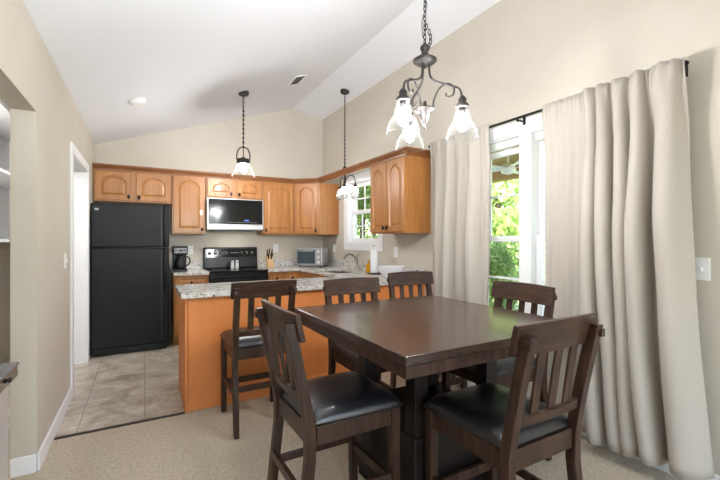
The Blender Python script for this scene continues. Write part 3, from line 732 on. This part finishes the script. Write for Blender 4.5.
def curtain(label, ytop, ybot, zbot, folds, flat, seed, lean=0, back=.02):
    """ytop/ybot: (start,end) across; zbot: bottom height at each end; folds: list of (s, width, depth)"""
    rnd = random.Random(seed); ns, nt = 150, 44; bm = new(); rows = []
    ph = [rnd.uniform(0, 6.28) for _ in range(4)]
    for j in range(nt+1):
        tt = j/nt; r = []
        for i in range(ns+1):
            s = i/ns
            fl = tt**2.4; y = (ytop[0]*(1-s)+ytop[1]*s)*(1-fl) + (ybot[0]*(1-s)+ybot[1]*s)*fl
            z = RZ+.022 - tt*(RZ+.022 - (zbot[0]*(1-s)+zbot[1]*s))
            near = math.exp(-(tt/.035)**2)
            dx = 0; dy = 0
            grow = .35+.65*min(1, tt*2.5)
            for fs, fw, fd in folds:
                q = (s - fs - .012*math.sin(tt*4+fs*20))/fw
                dx += fd*grow*math.exp(-q*q)
                dy += -.5*fd*q*math.exp(-q*q)*grow
            g = 1-flat(s)
            dx += (.008+.006*g)*near*math.sin(s*150+ph[0]+2*math.sin(s*23)) + .006*math.sin(s*46+ph[1]+tt*1.5)*(.3+g)*min(1, tt*6) + .003*math.sin(s*97+tt*5+ph[2])
            dx += .004*math.sin(tt*17+s*9)*g
            pock = .016*math.exp(-((tt-.012)/.012)**2)
            r.append(bm.verts.new((RX - .019 - dx + back*min(1, max(0, tt-.035)*8) - lean*tt, y+dy*.9, z)))
        rows.append(r)
    for j in range(nt):
        for i in range(ns): bm.faces.new((rows[j][i], rows[j][i+1], rows[j+1][i+1], rows[j+1][i]))
    o = obj('curtain', bm, 'cloth', smooth=True, recalc=False)
    m = o.modifiers.new('thickness', 'SOLIDIFY'); m.thickness = .003
    return tag(o, label, 'curtain', 'beige curtain panels')
curtain('beige curtain panel on the left of the dining window, beside the wall cabinet', (2.99, 2.26), (2.97, 2.28), (.04, .04),
        [(.16, .05, .07), (.36, .045, .085), (.56, .05, .07), (.78, .06, .085)], lambda s: .4, 3)
curtain('wide beige curtain panel on the right, gathered in deep folds beside the switch', (1.765, .93), (1.72, .82), (.04, .13),
        [(.12, .12, .012), (.40, .030, .13), (.515, .028, .13), (.62, .026, .125), (.73, .030, .14), (.905, .055, .15)], lambda s: 1 if s < .32 else 0, 5, .02, .045)

# ---------------------------------------------------------------- lamps
def chain_bm(z0, z1, r=.011, link=.034, wire=.0028, x=0, y=0):
    bm = new(); n = max(1, round((z1-z0)/(link*.78))); st = (z1-z0)/n
    for i in range(n):
        c = z0+st*(i+.5); pts = []
        for k in range(12):
            a = 2*PI*k/12; u = r*.7*math.cos(a); v = link/2*math.sin(a)
            pts.append((x+u, y, c+v) if i % 2 else (x, y+u, c+v))
        tube(bm, pts, wire, 5, closed=True)
    return bm
def bulb(parent, x, y, z, r, m='bulb'):
    bm = new(); lathe(bm, [(r*.35, .0), (r*.45, -r*.4), (r*.9, -r*1.3), (r, -r*1.9), (r*.8, -r*2.6), (r*.35, -r*3)], (x, y, z), 16); return obj('bulb', bm, m, parent, smooth=True)
# big chandelier over the table
cx, cy = 1.354, 1.682; top = zc(cx)
t = thing('chandelier', 'bronze three-arm chandelier with seeded glass bell shades over the dining table', 'chandelier', (cx, cy, 0))
bm = new(); lathe(bm, [(.065, top-.03), (.07, top-.006), (.066, top+.02)]); lathe(bm, [(.012, top-.06), (.012, top-.02)], seg=10); obj('ceiling_canopy', bm, 'bronze', t, smooth=False)
obj('chain', chain_bm(2.5, top-.05), 'bronze', t, smooth=True)
bm = chain_bm(2.40, 2.505)
for i in range(5):
    a = i/4; c = Vector((.012+.03*math.sin(a*PI*.8), .0, 2.5-.1*a)); pts = []
    for k in range(12):
        b = 2*PI*k/12; u, v = .008*math.cos(b), .017*math.sin(b); pts.append(c+(Vector((u, 0, v)) if i % 2 else Vector((0, u, v))))
    tube(bm, pts, .0028, 5, closed=True)
obj('slack_chain', bm, 'bronze', t, smooth=True)
bm = new(); tube(bm, spline([(.0, 0, 2.66), (.018, .005, 2.62), (-.012, 0, 2.55), (-.02, 0, 2.5), (-.012, 0, 2.43)], 6), .0022, 5); obj('cord', bm, 'bronze', t, smooth=True)
bm = new(); lathe(bm, [(.004, 2.265), (.01, 2.275), (.012, 2.285), (.05, 2.292), (.066, 2.305), (.066, 2.312), (.045, 2.325), (.022, 2.335), (.018, 2.36), (.026, 2.372), (.026, 2.385), (.012, 2.4), (.004, 2.41)], seg=24); obj('hub', bm, 'bronze', t, smooth=True)
bm = new(); lathe(bm, [(.003, 1.93), (.008, 1.938), (.003, 1.95), (.012, 1.965), (.018, 1.975), (.028, 2.01), (.03, 2.025), (.055, 2.033), (.058, 2.042), (.03, 2.055), (.012, 2.063), (.01, 2.08), (.003, 2.088)], seg=24); obj('lower_finial', bm, 'bronze', t, smooth=True)
th = math.radians(29.3)
for k in range(3):
    a = PI/2 - th + math.radians(17) + 2*PI*k/3
    ca, sa = math.cos(a), math.sin(a)
    P = lambda r, z, w=0: (r*ca - w*sa, r*sa + w*ca, z)
    bm = new(); tube(bm, spline([P(.022, 2.3), P(.03, 2.22), P(.07, 2.185), P(.14, 2.16), P(.185, 2.135), P(.2, 2.085)], 6), .0062, 8)
    arm = obj('arm', bm, 'bronze', t, smooth=True)
    bm = new(); tube(bm, spline([P(.045, 2.045), P(.05, 2.09), P(.08, 2.15), P(.12, 2.172), P(.155, 2.15), P(.15, 2.108), P(.12, 2.1), P(.112, 2.12)], 6), .0052, 8); obj('scroll', bm, 'bronze', arm, smooth=True)
    bx_, by_ = P(.2, 0)[:2]
    bm = new(); lathe(bm, [(.034, 2.0), (.036, 2.012), (.02, 2.03), (.022, 2.045), (.012, 2.06), (.006, 2.066)], (bx_, by_, .035), 18); lathe(bm, [(.017, 1.965), (.017, 2.002)], (bx_, by_, .035), 14); obj('socket_cup', bm, 'bronze', arm, smooth=True)
    bm = new(); lathe(bm, [(.032, 2.0), (.033, 1.965), (.042, 1.955), (.043, 1.94), (.04, 1.932), (.062, 1.905), (.078, 1.875), (.083, 1.845), (.085, 1.835)], (bx_, by_, .035), 32, cap=False); tube(bm, [(bx_+.085*math.cos(2*PI*i/32), by_+.085*math.sin(2*PI*i/32), 1.869) for i in range(32)], .0022, 6, closed=True); obj('glass_shade', bm, 'shade', arm, smooth=True)
    bulb(arm, bx_, by_, 2.0, .03)
# kitchen chandelier by the window
cx, cy = 2.40, 4.70; top = zc(cx)
t = thing('kitchen_chandelier', 'small bronze chandelier with frosted glass shades hanging at the kitchen window', 'chandelier', (cx, cy, 0))
bm = new(); lathe(bm, [(.055, top-.035), (.062, top-.012), (.06, top+.02)]); obj('ceiling_canopy', bm, 'bronze', t)
obj('chain', chain_bm(2.33, top-.03, wire=.0034), 'bronze', t, smooth=True)
bm = new(); cyl(bm, (0, 0, 2.2), (0, 0, 2.75), .006); obj('stem', bm, 'bronze', t, smooth=True)
bm = new(); lathe(bm, [(.012, 2.08), (.018, 2.1), (.014, 2.2), (.018, 2.25), (.045, 2.27), (.04, 2.285), (.012, 2.33)], seg=16); obj('hub', bm, 'bronze', t, smooth=True)
for deg, r0 in ((86, .16), (240, .14), (290, .19)):
    a = math.radians(deg)
    ca, sa = math.cos(a), math.sin(a); P = lambda r, z: (r*ca, r*sa, z)
    bm = new(); tube(bm, spline([P(.012, 2.13), P(r0*.4, 2.19), P(r0*.8, 2.18), P(r0, 2.12), P(r0, 2.08)], 6), .0068, 8); arm = obj('arm', bm, 'bronze', t, smooth=True)
    x, y = P(r0, 0)[:2]
    bm = new(); lathe(bm, [(.026, 2.03), (.026, 2.05), (.012, 2.07), (.008, 2.085)], (x, y, 0), 14); obj('socket_cup', bm, 'bronze', arm, smooth=True)
    bm = new(); lathe(bm, [(.026, 2.035), (.05, 1.985), (.058, 1.94), (.052, 1.89), (.044, 1.875)], (x, y, 0), 20, cap=False); obj('glass_shade', bm, 'frost', arm, smooth=True)
    bulb(arm, x, y, 2.02, .022, 'bulb_small')
# pendant
cx, cy = 1.03, 4.65; top = zc(cx)
t = thing('pendant_lamp', 'single pendant lamp with a flared clear glass shade over the kitchen floor', 'pendant lamp', (cx, cy, 0))
bm = new(); lathe(bm, [(.055, top-.03), (.065, top-.01), (.062, top+.025)]); obj('ceiling_canopy', bm, 'bronze', t)
obj('chain', chain_bm(2.38, top-.02, wire=.0036, r=.013), 'bronze', t, smooth=True)
bm = new(); cyl(bm, (0, 0, 2.25), (0, 0, 2.85), .005); obj('stem', bm, 'bronze', t, smooth=True)
bm = new(); tube(bm, spline([(-.072, -.0, 2.26), (-.074, 0, 2.33), (-.05, 0, 2.395), (0, 0, 2.415), (.05, 0, 2.395), (.074, 0, 2.33), (.072, 0, 2.26)], 6), .0075, 8); o = obj('bail', bm, 'bronze', t, smooth=True); o.rotation_euler = (0, 0, -.3)
bm = new(); lathe(bm, [(.055, 2.215), (.074, 2.218), (.078, 2.262), (.07, 2.275), (.03, 2.285), (.016, 2.3)], seg=24); obj('shade_cap', bm, 'bronze', t, smooth=True)
bm = new(); lathe(bm, [(.06, 2.225), (.07, 2.212), (.128, 2.08), (.133, 2.07)], seg=32, cap=False); tube(bm, [(.133*math.cos(2*PI*i/32), .133*math.sin(2*PI*i/32), 2.069) for i in range(32)], .003, 6, closed=True); obj('glass_shade', bm, 'clear', t, smooth=True)
bulb(t, 0, 0, 2.215, .034, 'bulb_pendant')
# smoke detector and vent on the sloped ceiling
tilt = -math.atan(SL)
sm = thing('smoke_detector', 'round white smoke detector on the sloped ceiling above the refrigerator', 'smoke detector', (-.05, 4.39, zc(-.05))); sm.rotation_euler = (0, tilt, 0)
bm = new(); lathe(bm, [(.076, 0), (.076, -.012), (.068, -.02)], seg=32); obj('mounting_ring', bm, 'plate', sm)
bm = new(); lathe(bm, [(.066, -.019), (.064, -.038), (.05, -.046), (.01, -.048)], seg=32); obj('cover', bm, 'plate', sm, smooth=False)
v = thing('ceiling_vent', 'small white air vent with a dark slot on the sloped ceiling', 'vent', (1.63, 4.47, zc(1.63))); v.rotation_euler = (0, tilt, 0)
bm = new()
for a in ((-.08, .08, -.16, -.14), (-.08, .08, .14, .16), (-.08, -.06, -.14, .14), (.06, .08, -.14, .14)): box(bm, *a, -.012, -.0005)
obj('frame', bm, 'plate', v, bevel=.003); obj('duct_opening', bx(-.06, .06, -.14, .14, -.003, -.0008), 'gap', v)
for i in range(7):
    x = -.05+.1*i/6; bm = new(); hexa(bm, [(x-.008, -.14, -.011), (x-.006, -.14, -.011), (x-.006, .14, -.011), (x-.008, .14, -.011)], [(x+.005, -.14, -.0035), (x+.007, -.14, -.0035), (x+.007, .14, -.0035), (x+.005, .14, -.0035)]); obj('louver', bm, 'plate', v)

# ---------------------------------------------------------------- left edge: side table and the shelf in the side room
t = thing('side_cabinet', 'silver cabinet with a grey top and chrome edge at the lower left edge', 'cabinet', (-.95, 1.25, 0))
t.scale = (1, 1, 1.018)
obj('cabinet_body', bx(0.01, .52, .01, .61, .02, .80), 'mirror_body', t, bevel=.004)
obj('cabinet_top', bx(0, .545, 0, .635, .842, .85), 'greytop', t, bevel=.002)
obj('top_edge', bx(0.003, .542, .003, .632, .80, .842), 'chrome', t, bevel=.004)
bm = new(); lathe(bm, [(.004, 0), (.009, .005), (.007, .011)], (.542, .50, .822), 12, ax=(1, 0, 0)); obj('knob', bm, 'knob', t, smooth=True)
t = thing('wall_shelf', 'white wall shelf unit seen through the opening at the left edge', 'shelf', (XL-.8, 3.0, 1.3))
obj('back_panel', bx(.0, .02, 0, 2.7, 0, 1.15), 'white', t); obj('lower_shelf', bx(.02, .3, 0, 2.7, 0, .025), 'white', t, bevel=.003)
obj('middle_shelf', bx(.02, .32, 0.02, 2.68, .58, .605), 'white', t, bevel=.003); obj('top_panel', bx(.02, .3, 0, 2.7, 1.125, 1.15), 'white', t, bevel=.003)
for y in (0, 2.68): obj('side_panel', bx(.02, .3, y, y+.02, .026, 1.124), 'white', t)
obj('bracket', bx(.0, .2, 1.4, 1.43, -.12, -.001), 'white', t)
